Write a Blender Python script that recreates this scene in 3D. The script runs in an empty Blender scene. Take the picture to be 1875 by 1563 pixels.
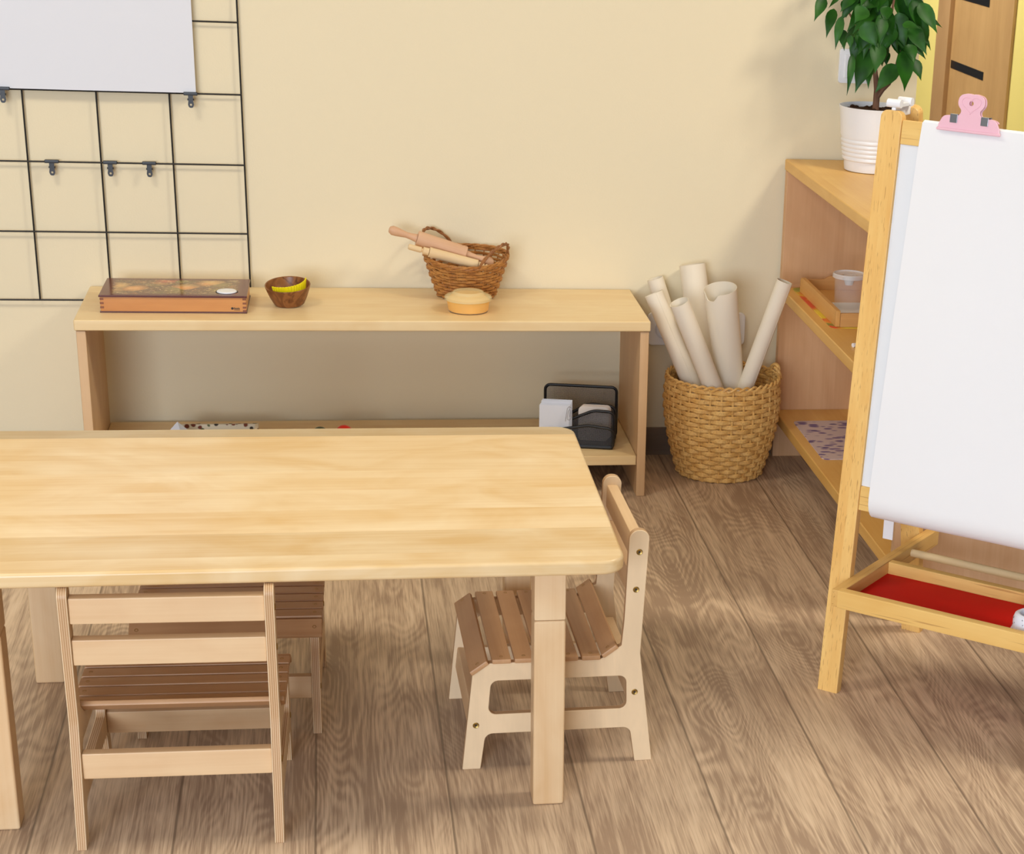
import bpy, bmesh, math, random
from mathutils import Vector, Matrix, Euler
random.seed(7)
S = bpy.context.scene
COL = S.collection
pi = math.pi

# ---------------------------------------------------------------- camera
W_PX, H_PX = 1875.0, 1563.0
FOC, CX, CY = 3588.529, 1403.618, 1163.824
cam_d = bpy.data.cameras.new('camera')
cam = bpy.data.objects.new('camera', cam_d)
COL.objects.link(cam)
cam.location = (0.5320, -4.5045, 1.3872)
def _rot(a, b, c):
    return Matrix.Rotation(c, 3, 'Z') @ Matrix.Rotation(b, 3, 'Y') @ Matrix.Rotation(a, 3, 'X')
cam.rotation_euler = _rot(pi/2 - 0.3857, -0.0511, -0.2066).to_euler()
cam_d.sensor_fit = 'HORIZONTAL'
cam_d.sensor_width = 36.0
cam_d.lens = FOC/W_PX*36.0
cam_d.shift_x = (W_PX/2 - CX)/W_PX
cam_d.shift_y = (CY - H_PX/2)/W_PX
cam_d.clip_start = .05
cam_d.dof.use_dof = True
cam_d.dof.focus_distance = 3.6
cam_d.dof.aperture_fstop = 26.0
S.camera = cam

# ---------------------------------------------------------------- world, lights, exposure
S.view_settings.view_transform = 'Standard'
S.view_settings.look = 'None'
S.view_settings.gamma = 1.0
S.view_settings.use_curve_mapping = False
S.view_settings.exposure = 0.10
wd = bpy.data.worlds.new('world'); S.world = wd; wd.use_nodes = True
wd.node_tree.nodes['Background'].inputs[0].default_value = (.86, .95, 1.06, 1)
wd.node_tree.nodes['Background'].inputs[1].default_value = 0.08

def area(name, loc, target, size, sy, power, col=(1.0, .92, .77)):
    l = bpy.data.lights.new(name, 'AREA'); l.shape = 'RECTANGLE'; l.size = size; l.size_y = sy
    l.energy = power; l.color = col
    o = bpy.data.objects.new(name, l); COL.objects.link(o); o.location = loc
    d = Vector(target)-Vector(loc)
    o.rotation_euler = d.to_track_quat('-Z', 'Y').to_euler()
    return o
area('ceiling_or_fill_light', (-.55, -1.75, 2.52), (-.55, -1.75, 0), .5, .5, 19)
area('ceiling_or_fill_light', (2.65, -1.7, 2.52), (2.0, -.9, 0), .5, .5, 34)
area('ceiling_or_fill_light', (.6, -4.0, 2.52), (.6, -4.0, 0), .6, .6, 7)
area('ceiling_or_fill_light', (1.6, 2.9, 2.3), (2.87, 2.7, .7), .8, .8, 50)  # added fill, not a known lamp: brightens the yellow hallway wall and door
area('window_light', (-1.0, -6.6, 1.25), (.6, 0, .35), 2.4, 1.6, 170, (.85, .96, 1.13))

# ---------------------------------------------------------------- node helpers
class NT:
    def __init__(s, name, rough=.5, spec=.5):
        s.m = bpy.data.materials.new(name); s.m.use_nodes = True
        s.t = s.m.node_tree; s.b = s.t.nodes['Principled BSDF']
        s.b.inputs['Roughness'].default_value = rough
        s.b.inputs['Specular IOR Level'].default_value = spec
    def n(s, typ, **kw):
        x = s.t.nodes.new(typ)
        for k, v in kw.items(): setattr(x, k, v)
        return x
    def l(s, a, b): s.t.links.new(a, b)
    def put(s, sock, v):
        if hasattr(v, 'is_output'): s.l(v, sock)
        elif isinstance(v, (tuple, list)) and sock.type == 'RGBA': sock.default_value = (v[0], v[1], v[2], 1)
        else: sock.default_value = v
    def math(s, op, a, b=0.0, c=0.0):
        x = s.n('ShaderNodeMath', operation=op)
        s.put(x.inputs[0], a); s.put(x.inputs[1], b); s.put(x.inputs[2], c)
        return x.outputs[0]
    def vmath(s, op, a, b):
        x = s.n('ShaderNodeVectorMath', operation=op); s.put(x.inputs[0], a); s.put(x.inputs[1], b)
        return x.outputs[0]
    def mix(s, f, a, b, mode='MIX'):
        x = s.n('ShaderNodeMix', data_type='RGBA', blend_type=mode)
        s.put(x.inputs['Factor'], f); s.put(x.inputs[6], a); s.put(x.inputs[7], b)
        return x.outputs[2]
    def noise(s, vec, scale, detail=3, rough=.55, dist=0.0):
        x = s.n('ShaderNodeTexNoise'); s.put(x.inputs['Vector'], vec)
        x.inputs['Scale'].default_value = scale; x.inputs['Detail'].default_value = detail
        x.inputs['Roughness'].default_value = rough; x.inputs['Distortion'].default_value = dist
        return x.outputs[0]
    def ramp(s, f, stops, interp='LINEAR'):
        x = s.n('ShaderNodeValToRGB'); x.color_ramp.interpolation = interp
        e = x.color_ramp.elements
        while len(e) < len(stops): e.new(.5)
        for i, (p, c) in enumerate(stops):
            e[i].position = p; e[i].color = (c[0], c[1], c[2], 1) if isinstance(c, (tuple, list)) else (c, c, c, 1)
        s.put(x.inputs[0], f); return x.outputs[0]
    def obj(s): return s.n('ShaderNodeTexCoord').outputs['Object']
    def sep(s, v):
        x = s.n('ShaderNodeSeparateXYZ'); s.l(v, x.inputs[0]); return x.outputs
    def comb(s, x_, y_, z_):
        x = s.n('ShaderNodeCombineXYZ'); s.put(x.inputs[0], x_); s.put(x.inputs[1], y_); s.put(x.inputs[2], z_)
        return x.outputs[0]
    def rnd(s): return s.n('ShaderNodeObjectInfo').outputs['Random']
    def bump(s, h, strength, dist=.001):
        x = s.n('ShaderNodeBump'); x.inputs['Strength'].default_value = strength; x.inputs['Distance'].default_value = dist
        s.l(h, x.inputs['Height']); s.l(x.outputs[0], s.b.inputs['Normal'])
    def col(s, c): s.put(s.b.inputs['Base Color'], c)

def srgb(r, g, b):
    f = lambda c: ((c/255+.055)/1.055)**2.4 if c/255 > .04045 else c/255/12.92
    return (f(r), f(g), f(b))

def plain(name, c, rough=.5, spec=.5, metal=0, var=.04, scale=30):
    t = NT(name, rough, spec)
    v = t.noise(t.obj(), scale, 3)
    t.col(t.mix(v, tuple(x*(1-var) for x in c), tuple(min(1, x*(1+var)) for x in c)))
    t.b.inputs['Metallic'].default_value = metal
    return t.m

def wood(name, c1, c2, axis='x', bw=None, across='y', rough=.42, dark=None, spec=.4, g=14, fine=150, tone=.16, figure=.5):
    """long grained wood; bw = width of glued staves laid side by side"""
    t = NT(name, rough, spec)
    P = t.obj(); s = t.sep(P); idx = {'x': 0, 'y': 1, 'z': 2}
    r = t.rnd()
    lng = s[idx[axis]]
    oth = [s[i] for i in range(3) if i != idx[axis]]
    off = t.math('MULTIPLY', r, 37.0)
    if bw:
        k = t.math('FLOOR', t.math('DIVIDE', s[idx[across]], bw))
        w = t.n('ShaderNodeTexWhiteNoise', noise_dimensions='1D'); t.l(t.math('ADD', k, .37), w.inputs['W'])
        off = t.math('ADD', off, t.math('MULTIPLY', w.outputs[0], 50.0))
        btone = w.outputs[0]
    v = t.comb(t.math('ADD', t.math('MULTIPLY', lng, .09), off), oth[0], oth[1])
    n1 = t.noise(v, g, 4, .6, .6)
    v2 = t.comb(t.math('ADD', t.math('MULTIPLY', lng, .014), off), oth[0], oth[1])
    n2 = t.noise(v2, fine, 2, .6)
    v3 = t.comb(t.math('ADD', t.math('MULTIPLY', lng, .6), off), oth[0], oth[1])
    n3 = t.noise(v3, 7, 3, .55, 1.2)
    f = t.math('ADD', t.math('MULTIPLY', n1, .55), t.math('ADD', t.math('MULTIPLY', n2, .25), t.math('MULTIPLY', n3, figure)))
    f = t.ramp(f, [(.42, 0.0), (.42+.5, 1.0)])
    c = t.mix(f, c1, c2)
    if bw:
        c = t.mix(1.0, c, t.ramp(btone, [(0, 1-tone), (1, 1+tone*.4)]), 'MULTIPLY')
    if dark:
        st = t.ramp(t.noise(t.comb(t.math('ADD', t.math('MULTIPLY', lng, .02), off), oth[0], oth[1]), fine*2.2, 1, .5), [(.64, 0.0), (.72, 1.0)])
        c = t.mix(t.math('MULTIPLY', st, .5), c, dark)
    t.col(c)
    t.bump(n2, .12, .0006)
    return t.m

def ply(name, faces, plies, th, axis='x', grain='z'):
    """plywood: the layers run through the thickness axis (0..th in object space)"""
    t = NT(name, .45, .35)
    P = t.obj(); s = t.sep(P); idx = {'x': 0, 'y': 1, 'z': 2}
    x = t.math('DIVIDE', s[idx[axis]], th)
    a, b = faces, plies
    n = 9; stops = []
    mid = tuple(.55*p+.45*q for p, q in zip(a, b))
    for i in range(n): stops.append((i/n, a if i in (0, n-1) else (b if i % 2 else mid)))
    base = t.ramp(x, stops, 'CONSTANT')
    off = t.math('MULTIPLY', t.rnd(), 21.0)
    oth = [i for i in range(3) if i != idx[axis]]
    gi = idx[grain]; oi = [i for i in oth if i != gi][0]
    v = t.comb(t.math('ADD', t.math('MULTIPLY', s[gi], .12), off), s[oi], t.math('MULTIPLY', x, .3))
    n1 = t.noise(v, 22, 4, .6, .8)
    n2 = t.noise(t.comb(t.math('ADD', t.math('MULTIPLY', s[gi], .5), off), s[oi], x), 9, 3, .6, 1.5)
    f = t.ramp(t.math('ADD', t.math('MULTIPLY', n1, .6), t.math('MULTIPLY', n2, .5)), [(.4, .86), (.75, 1.04)])
    t.col(t.mix(1.0, base, f, 'MULTIPLY'))
    return t.m

# ---------------------------------------------------------------- materials
M = {}
M['table'] = wood('maple_staves', srgb(240, 220, 182), srgb(216, 178, 118), 'x', .098, 'y', .3, spec=.45, g=11, figure=.7, tone=.30)
M['table_leg'] = wood('maple_leg', srgb(238, 210, 168), srgb(218, 178, 130), 'z', None, rough=.4, figure=.6)
M['bench'] = wood('maple_bench', srgb(240, 218, 172), srgb(224, 190, 136), 'x', .11, 'y', .38, figure=.6)
M['bench_leg'] = wood('maple_bench_leg', srgb(226, 190, 146), srgb(206, 164, 118), 'z', None, rough=.45)
M['shelf'] = wood('alder_shelf', srgb(236, 192, 112), srgb(218, 164, 84), 'y', .12, 'x', .4, figure=.5, tone=.1)
M['shelf_side'] = wood('alder_side', srgb(224, 180, 134), srgb(202, 152, 106), 'z', .13, 'x', .45, tone=.14)
M['shelf_end'] = wood('birch_end', srgb(220, 186, 150), srgb(198, 156, 118), 'z', .16, 'x', .5, tone=.1)
M['slat'] = wood('beech_slat', srgb(204, 160, 116), srgb(176, 130, 88), 'x', None, rough=.42, g=20)
M['rail'] = wood('beech_rail', srgb(232, 200, 156), srgb(212, 170, 124), 'x', None, rough=.42, g=18)
M['ply'] = ply('birch_plywood', srgb(240, 211, 170), srgb(184, 138, 92), .0132)
M['pine'] = wood('pine_upright', srgb(242, 202, 126), srgb(224, 170, 92), 'z', .019, 'x', .42, dark=srgb(150, 92, 46), g=26, fine=220, tone=.14)
M['pine_x'] = wood('pine_rail', srgb(244, 206, 128), srgb(226, 176, 96), 'x', None, rough=.42, dark=srgb(160, 100, 50), g=22, fine=160)
M['pine_y'] = wood('pine_side', srgb(236, 194, 120), srgb(214, 162, 86), 'y', None, rough=.45, dark=srgb(150, 92, 46), g=22, fine=160)
M['dowel'] = wood('dowel_wood', srgb(240, 216, 170), srgb(224, 190, 136), 'x', None, rough=.5, g=20)
M['brass'] = plain('brass', srgb(170, 140, 80), .35, metal=.9)
M['dark'] = plain('screw_recess', srgb(50, 42, 34), .6)
M['black'] = plain('black_lacquer', srgb(24, 24, 26), .38)
M['white_plastic'] = plain('white_plastic', srgb(242, 242, 244), .35, var=.01)
M['paper'] = plain('white_paper', srgb(240, 239, 238), .85, .15, var=.012, scale=6)
M['poster'] = plain('grey_white_paper', srgb(226, 227, 232), .8, .2, var=.01, scale=6)
M['whiteboard'] = plain('whiteboard', srgb(234, 236, 238), .25, .5, var=.01)
M['kraft'] = plain('cream_paper', srgb(240, 228, 206), .85, .15, var=.02, scale=14)
M['pink'] = plain('pink_plastic', srgb(244, 194, 206), .3, var=.015)
M['steel'] = plain('steel', srgb(170, 170, 172), .3, metal=.8)
M['red'] = plain('red_board', srgb(196, 18, 12), .6, .15, var=.06)
M['yellow_strip'] = plain('yellow_strip', srgb(250, 232, 10), .55, var=.03)
M['soil'] = plain('soil', srgb(62, 42, 30), .95, .1, var=.5, scale=160)
M['pot'] = plain('pot_glaze', srgb(240, 241, 244), .28, var=.01)
M['card'] = plain('bluish_card', srgb(226, 230, 240), .8, .2, var=.01)
M['card2'] = plain('warm_white_card', srgb(236, 226, 218), .85, .2, var=.015)
M['wire'] = plain('wire_lacquer', srgb(26, 24, 22), .45)
M['baseboard'] = wood('dark_baseboard', srgb(136, 118, 100), srgb(110, 92, 76), 'x', None, rough=.5)
M['grey_paper'] = plain('silver_card', srgb(196, 200, 210), .4, var=.03)
M['bead_red'] = plain('red_bead', srgb(200, 40, 30), .3)
M['bead_green'] = plain('green_bead', srgb(60, 70, 50), .3)

def m_wall(name, c, sc=240):
    t = NT(name, .9, .2)
    P = t.obj()
    n = t.noise(P, sc, 2, .5)
    big = t.noise(P, 1.1, 2)
    t.col(t.mix(big, tuple(x*.985 for x in c), tuple(x*1.01 for x in c)))
    t.bump(n, .18, .0012)
    return t.m
M['wall'] = m_wall('cream_wall_paint', srgb(235, 221, 188))
M['yellow_wall'] = m_wall('yellow_wall_paint', srgb(240, 231, 148))
M['ceiling'] = m_wall('ceiling_paint', srgb(240, 238, 232))
M['door'] = wood('door_veneer', srgb(204, 170, 120), srgb(180, 144, 98), 'z', None, rough=.55, g=9)
M['door_frame'] = wood('door_frame_veneer', srgb(192, 158, 116), srgb(170, 136, 96), 'z', None, rough=.55, g=9)

def m_floor():
    t = NT('oak_laminate', .48, .4)
    P = t.obj(); s = t.sep(P)
    u = t.math('DIVIDE', t.math('SUBTRACT', s[0], .0755), .2006)
    k = t.math('FLOOR', u); fr = t.math('FRACT', u)
    w = t.n('ShaderNodeTexWhiteNoise', noise_dimensions='1D'); t.l(t.math('ADD', k, .5), w.inputs['W'])
    o = t.math('MULTIPLY', w.outputs[0], 40.0)
    yy = t.math('ADD', s[1], o)
    v = t.comb(t.math('MULTIPLY', s[0], 5.0), t.math('MULTIPLY', yy, 1.35), o)
    n = t.noise(v, 1.0, 2, .45, .25)
    rings = t.math('MULTIPLY_ADD', t.math('SINE', t.math('ADD', t.math('MULTIPLY', n, 250.0), t.math('MULTIPLY', t.noise(t.comb(t.math('MULTIPLY', s[0], 30.0), t.math('MULTIPLY', yy, 4.0), o), 1.0, 3), 5.0))), .5, .5)
    mask = t.ramp(t.noise(t.comb(t.math('MULTIPLY', s[0], 3.4), t.math('MULTIPLY', yy, 1.0), t.math('ADD', o, 9.0)), 1.4, 2), [(.42, .12), (.66, .85)])
    fine = t.noise(t.comb(t.math('MULTIPLY', s[0], 1.0), t.math('MULTIPLY', yy, .035), o), 210, 3, .65)
    mid = t.noise(t.comb(s[0], t.math('MULTIPLY', yy, .06), t.math('ADD', o, 3.0)), 38, 4, .6, .8)
    cloud = t.noise(t.comb(t.math('MULTIPLY', s[0], 2.0), t.math('MULTIPLY', yy, .8), t.math('ADD', o, 5.0)), 3.2, 3)
    streak = t.noise(t.comb(s[0], t.math('MULTIPLY', yy, .02), t.math('ADD', o, 7.0)), 420, 2, .6)
    fine = t.math('ADD', t.math('MULTIPLY', fine, .55), t.math('MULTIPLY', streak, .45))
    f = t.math('ADD', t.math('MULTIPLY', t.math('MULTIPLY', rings, mask), .15), t.math('ADD', t.math('MULTIPLY', fine, .80), t.math('ADD', t.math('MULTIPLY', mid, .5), t.math('MULTIPLY', cloud, .42))))
    c = t.ramp(f, [(.50, srgb(228, 206, 178)), (.80, srgb(208, 182, 152)), (1.08, srgb(162, 136, 112))])
    c = t.mix(1.0, c, t.ramp(w.outputs[0], [(0, .92), (1, 1.05)]), 'MULTIPLY')
    d = t.math('MINIMUM', fr, t.math('SUBTRACT', 1.0, fr))
    seam = t.ramp(d, [(.004, 1.0), (.013, 0.0)])
    c = t.mix(t.math('MULTIPLY', seam, .62), c, srgb(84, 66, 50))
    t.col(c)
    t.bump(fine, .1, .0005)
    return t.m
M['floor'] = m_floor()

def m_wicker(name, c1, c2, c3):
    t = NT(name, .45, .4)
    P = t.obj(); n = t.noise(P, 40, 3); n2 = t.noise(P, 300, 2)
    c = t.mix(t.ramp(n, [(.35, 0.0), (.65, 1.0)]), c1, c2)
    c = t.mix(t.ramp(n2, [(.5, 0.0), (.72, .6)]), c, c3)
    t.col(c); t.bump(n2, .3, .0006); return t.m
M['wicker_dark'] = m_wicker('willow', srgb(196, 138, 72), srgb(168, 108, 52), srgb(110, 66, 30))
M['wicker_handle'] = m_wicker('willow_handle', srgb(168, 112, 64), srgb(140, 88, 46), srgb(96, 58, 30))
M['wicker_gold'] = m_wicker('seagrass', srgb(240, 196, 120), srgb(222, 172, 96), srgb(176, 122, 60))

def m_mesh(name, c, cell=.0034):
    t = NT(name, .4)
    P = t.obj(); s = t.sep(P)
    a = t.math('FRACT', t.math('DIVIDE', t.math('ADD', s[0], s[2]), cell))
    b = t.math('FRACT', t.math('DIVIDE', t.math('SUBTRACT', s[0], s[2]), cell))
    hole = t.math('MULTIPLY', t.math('GREATER_THAN', a, .33), t.math('GREATER_THAN', b, .33))
    t.col(c); t.put(t.b.inputs['Alpha'], t.math('SUBTRACT', 1.0, hole))
    return t.m
M['black_mesh'] = m_mesh('black_wire_mesh', srgb(60, 62, 68))

def m_clear(name, c, trans=.85, rough=.08, alpha=.35):
    t = NT(name, rough, .5)
    t.col(c); t.b.inputs['Transmission Weight'].default_value = trans
    t.b.inputs['IOR'].default_value = 1.3
    t.put(t.b.inputs['Alpha'], alpha)
    return t.m
M['clear'] = m_clear('clear_plastic', (.95, .95, .95), 0, .1, .07)
M['clear_lid'] = m_clear('frosted_plastic', (.95, .94, .92), 0, .2, .5)
M['amber_lid'] = m_clear('clear_pale_lid', (.98, .88, .52), 0, .15, .34)
M['dough'] = plain('yellow_dough', srgb(244, 178, 8), .6, var=.04)

def m_leaf():
    t = NT('ficus_leaf', .45, .3)
    P = t.obj(); n = t.noise(P, 25, 2)
    t.col(t.mix(t.ramp(n, [(.3, 0.0), (.7, 1.0)]), srgb(18, 62, 8), srgb(42, 98, 18)))
    t.b.inputs['Subsurface Weight'].default_value = 0.0
    return t.m
M['leaf'] = m_leaf()
M['bark'] = wood('bark', srgb(140, 100, 76), srgb(96, 66, 48), 'z', None, rough=.8, g=60)

def m_walnut():
    t = NT('olive_wood', .35, .4)
    P = t.obj(); s = t.sep(P)
    n = t.noise(P, 16, 3, .5, 1.6)
    r = t.math('MULTIPLY_ADD', t.math('SINE', t.math('MULTIPLY', n, 26.0)), .5, .5)
    d = t.ramp(t.noise(P, 34, 3, .6, 1.0), [(.6, 0.0), (.7, 1.0)])
    c = t.mix(r, srgb(150, 96, 52), srgb(118, 70, 36))
    t.col(t.mix(t.math('MULTIPLY', d, .7), c, srgb(66, 36, 18))); return t.m
M['walnut'] = m_walnut()

def m_lid_painting():
    """lacquered lid with an all-over autumn flower painting, plum border"""
    t = NT('painted_lid', .16, .32)
    P = t.obj(); s = t.sep(P)
    vd = t.vmath('ADD', P, t.mix(1.0, (0, 0, 0), (0, 0, 0)))
    nz = t.n('ShaderNodeTexNoise'); t.l(P, nz.inputs['Vector']); nz.inputs['Scale'].default_value = 30
    v = t.vmath('ADD', P, t.vmath('MULTIPLY', nz.outputs['Color'], (.02, .02, 0)))
    vo = t.n('ShaderNodeTexVoronoi'); t.l(v, vo.inputs['Vector']); vo.inputs['Scale'].default_value = 21
    pick = t.sep(vo.outputs['Color'])[0]
    bl = t.ramp(pick, [(0, srgb(120, 78, 56)), (.12, srgb(168, 148, 84)), (.30, srgb(140, 128, 72)), (.42, srgb(236, 166, 96)), (.62, srgb(232, 182, 110)), (.74, srgb(198, 108, 74)), (.85, srgb(172, 156, 100)), (.94, srgb(216, 190, 140))], 'CONSTANT')
    edge = t.ramp(vo.outputs['Distance'], [(.2, 0.0), (.75, 1.0)])
    wv = t.noise(v, 110, 3, .6, 1.0)
    c = t.mix(edge, bl, srgb(116, 84, 58))
    c = t.mix(t.ramp(wv, [(.54, 0.0), (.68, .6)]), c, srgb(238, 204, 144))
    ax = t.math('ABSOLUTE', s[0]); ay = t.math('ABSOLUTE', s[1])
    inn = t.math('MULTIPLY', t.ramp(t.math('ADD', ax, t.math('MULTIPLY', t.noise(P, 60, 2), .022)), [(.0, 1.0), (.132, 1.0), (.142, 0.0)]), t.ramp(t.math('ADD', ay, t.math('MULTIPLY', t.noise(P, 50, 2), .02)), [(.0, 1.0), (.071, 1.0), (.082, 0.0)]))
    c = t.mix(inn, srgb(108, 56, 46), c)
    t.col(c); return t.m
M['lid_painting'] = m_lid_painting()
M['plum'] = wood('plum_lacquer', srgb(96, 44, 34), srgb(76, 34, 26), 'x', None, rough=.3)
M['box_wood'] = wood('cherry_box', srgb(214, 150, 84), srgb(190, 122, 62), 'x', None, rough=.35, g=24)
M['joint'] = plain('dark_joint', srgb(132, 72, 34), .4)

def m_spots(name, bg, stops, scale, sx=1, sy=1, lo=.3, hi=.42, rough=.7):
    t = NT(name, rough, .3)
    P = t.vmath('MULTIPLY', t.obj(), (sx, sy, 1))
    nz = t.n('ShaderNodeTexNoise'); t.l(P, nz.inputs['Vector']); nz.inputs['Scale'].default_value = scale*.8
    v = t.vmath('ADD', P, t.vmath('MULTIPLY', nz.outputs['Color'], (.5/scale, .5/scale, 0)))
    vo = t.n('ShaderNodeTexVoronoi'); t.l(v, vo.inputs['Vector']); vo.inputs['Scale'].default_value = scale
    pick = t.sep(vo.outputs['Color'])[0]
    c = t.ramp(pick, stops, 'CONSTANT')
    f = t.ramp(vo.outputs['Distance'], [(lo, 1.0), (hi, 0.0)])
    t.col(t.mix(f, bg, c)); return t.m
M['mat_fruit'] = m_spots('printed_fruit_mat', srgb(228, 200, 70), [(0, srgb(216, 70, 40)), (.3, srgb(70, 92, 44)), (.5, srgb(236, 208, 60)), (.7, srgb(232, 128, 50)), (.88, srgb(150, 160, 70))], 16, 1, 1, .45, .75, .35)
M['mat_leaf'] = m_spots('printed_leaf_mat', srgb(214, 194, 192), [(0, srgb(128, 108, 150)), (.5, srgb(150, 128, 160)), (.75, srgb(110, 92, 136))], 34, 1, 1.8, .3, .45)
M['cup_print'] = m_spots('printed_cup', srgb(236, 238, 246), [(0, srgb(60, 60, 80)), (.4, srgb(70, 70, 90)), (.7, srgb(190, 60, 60)), (.85, srgb(90, 110, 80))], 120, 1, 1.0, .2, .3, .4)
M['print_strip'] = m_spots('printed_tray', srgb(226, 214, 190), [(0, srgb(60, 50, 40)), (.5, srgb(120, 60, 40)), (.8, srgb(90, 100, 60))], 70, 1, 1, .3, .42, .5)

# ---------------------------------------------------------------- mesh helpers
class MB:
    def __init__(s): s.bm = bmesh.new()
    def merge(s, bm2, mat=None):
        me = bpy.data.meshes.new('tmp')
        if mat is not None: bm2.transform(mat)
        bm2.to_mesh(me); bm2.free(); s.bm.from_mesh(me); bpy.data.meshes.remove(me); return s
    def box(s, x0, x1, y0, y1, z0, z1, bev=.0015, seg=2, mat=None):
        b = bmesh.new(); bmesh.ops.create_cube(b, size=1)
        for v in b.verts:
            v.co = Vector(((x0+x1)/2+v.co.x*(x1-x0), (y0+y1)/2+v.co.y*(y1-y0), (z0+z1)/2+v.co.z*(z1-z0)))
        if bev > 0: bmesh.ops.bevel(b, geom=b.edges[:], offset=bev, segments=seg, profile=.5, affect='EDGES')
        return s.merge(b, mat)
    def prism(s, polys, a, b_, axis='z', bev=0, seg=2, mat=None):
        """polys: outline (+ holes) as 2-D loops, extruded a..b along axis; x: (y,z)  y: (x,z)  z: (x,y)"""
        b = bmesh.new(); edges = []
        def P(p, h):
            return {'x': (h, p[0], p[1]), 'y': (p[0], h, p[1]), 'z': (p[0], p[1], h)}[axis]
        for poly in polys:
            vs = [b.verts.new(P(p, a)) for p in poly]
            for i in range(len(vs)): edges.append(b.edges.new((vs[i], vs[(i+1) % len(vs)])))
        if len(polys) == 1: fs = [b.faces.new([e.verts[0] for e in edges])]
        else: fs = [g for g in bmesh.ops.triangle_fill(b, use_beauty=True, use_dissolve=False, edges=edges)['geom'] if isinstance(g, bmesh.types.BMFace)]
        r = bmesh.ops.extrude_face_region(b, geom=fs)
        d = Vector(P((0, 0), b_-a)) if axis != 'x' else Vector((b_-a, 0, 0))
        bmesh.ops.translate(b, verts=[v for v in r['geom'] if isinstance(v, bmesh.types.BMVert)], vec=d)
        bmesh.ops.recalc_face_normals(b, faces=b.faces[:])
        if bev > 0:
            es = [e for e in b.edges if len(e.link_faces) == 2 and e.calc_face_angle(0) > 1.2]
            bmesh.ops.bevel(b, geom=es, offset=bev, segments=seg, profile=.5, affect='EDGES')
        return s.merge(b, mat)
    def lathe(s, prof, c=(0, 0, 0), seg=32, mat=None, sx=1, sy=1):
        b = bmesh.new(); rings = []
        for r, z in prof:
            if r < 1e-6: rings.append([b.verts.new((c[0], c[1], c[2]+z))])
            else: rings.append([b.verts.new((c[0]+sx*r*math.cos(2*pi*i/seg), c[1]+sy*r*math.sin(2*pi*i/seg), c[2]+z)) for i in range(seg)])
        for A, B in zip(rings, rings[1:]):
            for i in range(seg):
                j = (i+1) % seg
                if len(A) == 1 and len(B) == 1: continue
                if len(A) == 1: b.faces.new((A[0], B[j], B[i]))
                elif len(B) == 1: b.faces.new((A[i], A[j], B[0]))
                else: b.faces.new((A[i], A[j], B[j], B[i]))
        bmesh.ops.recalc_face_normals(b, faces=b.faces[:])
        return s.merge(b, mat)
    def tube(s, pts, r, seg=8, closed=False, rr=None, flat=1.0, mat=None):
        pts = [Vector(p) for p in pts]; n = len(pts); b = bmesh.new(); rings = []
        up = Vector((0, 0, 1)); prev = None
        for i, p in enumerate(pts):
            if closed: d = pts[(i+1) % n]-pts[i-1]
            else: d = pts[min(i+1, n-1)]-pts[max(i-1, 0)]
            d.normalize()
            if prev is None:
                a = up if abs(d.dot(up)) < .95 else Vector((1, 0, 0))
                u = (a-d*a.dot(d)).normalized()
            else: u = (prev-d*prev.dot(d)).normalized()
            prev = u; w = d.cross(u); q = rr[i] if rr else r
            rings.append([b.verts.new(p+u*q*math.cos(2*pi*k/seg)+w*q*flat*math.sin(2*pi*k/seg)) for k in range(seg)])
        m = n if closed else n-1
        for i in range(m):
            A, B = rings[i], rings[(i+1) % n]
            for k in range(seg): b.faces.new((A[k], A[(k+1) % seg], B[(k+1) % seg], B[k]))
        if not closed: b.faces.new(rings[0][::-1]); b.faces.new(rings[-1])
        bmesh.ops.recalc_face_normals(b, faces=b.faces[:])
        return s.merge(b, mat)
    def rod(s, p, q, r, seg=16, r2=None): return s.tube([p, q], r, seg, rr=[r, r2 if r2 is not None else r])
    def grid(s, rows, mat=None, closed=False):
        b = bmesh.new(); V = [[b.verts.new(p) for p in row] for row in rows]
        for A, B in zip(V, V[1:]):
            for i in range(len(A)-1): b.faces.new((A[i], A[i+1], B[i+1], B[i]))
        return s.merge(b, mat)
    def solid(s, th):
        bmesh.ops.recalc_face_normals(s.bm, faces=s.bm.faces[:])
        bmesh.ops.solidify(s.bm, geom=s.bm.faces[:], thickness=th); return s
    def build(s, name, mat, parent=None, loc=(0, 0, 0), rot=(0, 0, 0), ang=.6, wn=True):
        me = bpy.data.meshes.new(name); s.bm.to_mesh(me); s.bm.free()
        me.materials.append(mat)
        for p in me.polygons: p.use_smooth = True
        me.set_sharp_from_angle(angle=ang)
        o = bpy.data.objects.new(name, me); COL.objects.link(o)
        if wn:
            w_ = o.modifiers.new('weighted_normal', 'WEIGHTED_NORMAL'); w_.keep_sharp = True
        o.location = loc; o.rotation_euler = rot
        if parent: o.parent = parent
        return o

def tag(o, label, cat, group=None):
    o['label'] = label; o['category'] = cat
    if group: o['group'] = group
    return o
def empty(name, loc, label, cat, rz=0, group=None):
    o = bpy.data.objects.new(name, None); COL.objects.link(o); o.empty_display_size = .05
    o.location = loc; o.rotation_euler = (0, 0, rz)
    return tag(o, label, cat, group)
def struct(o): o['kind'] = 'structure'; return o
def kids(o): return [c for c in COL.objects if c.parent == o]
def dup(root, loc, rz, label, group=None):
    def cp(o, par):
        c = o.copy(); COL.objects.link(c)
        if par: c.parent = par
        for ch in kids(o): cp(ch, c)
        return c
    r = cp(root, None); r.location = loc; r.rotation_euler = (0, 0, rz); r['label'] = label
    if group: r['group'] = group
    return r

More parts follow.
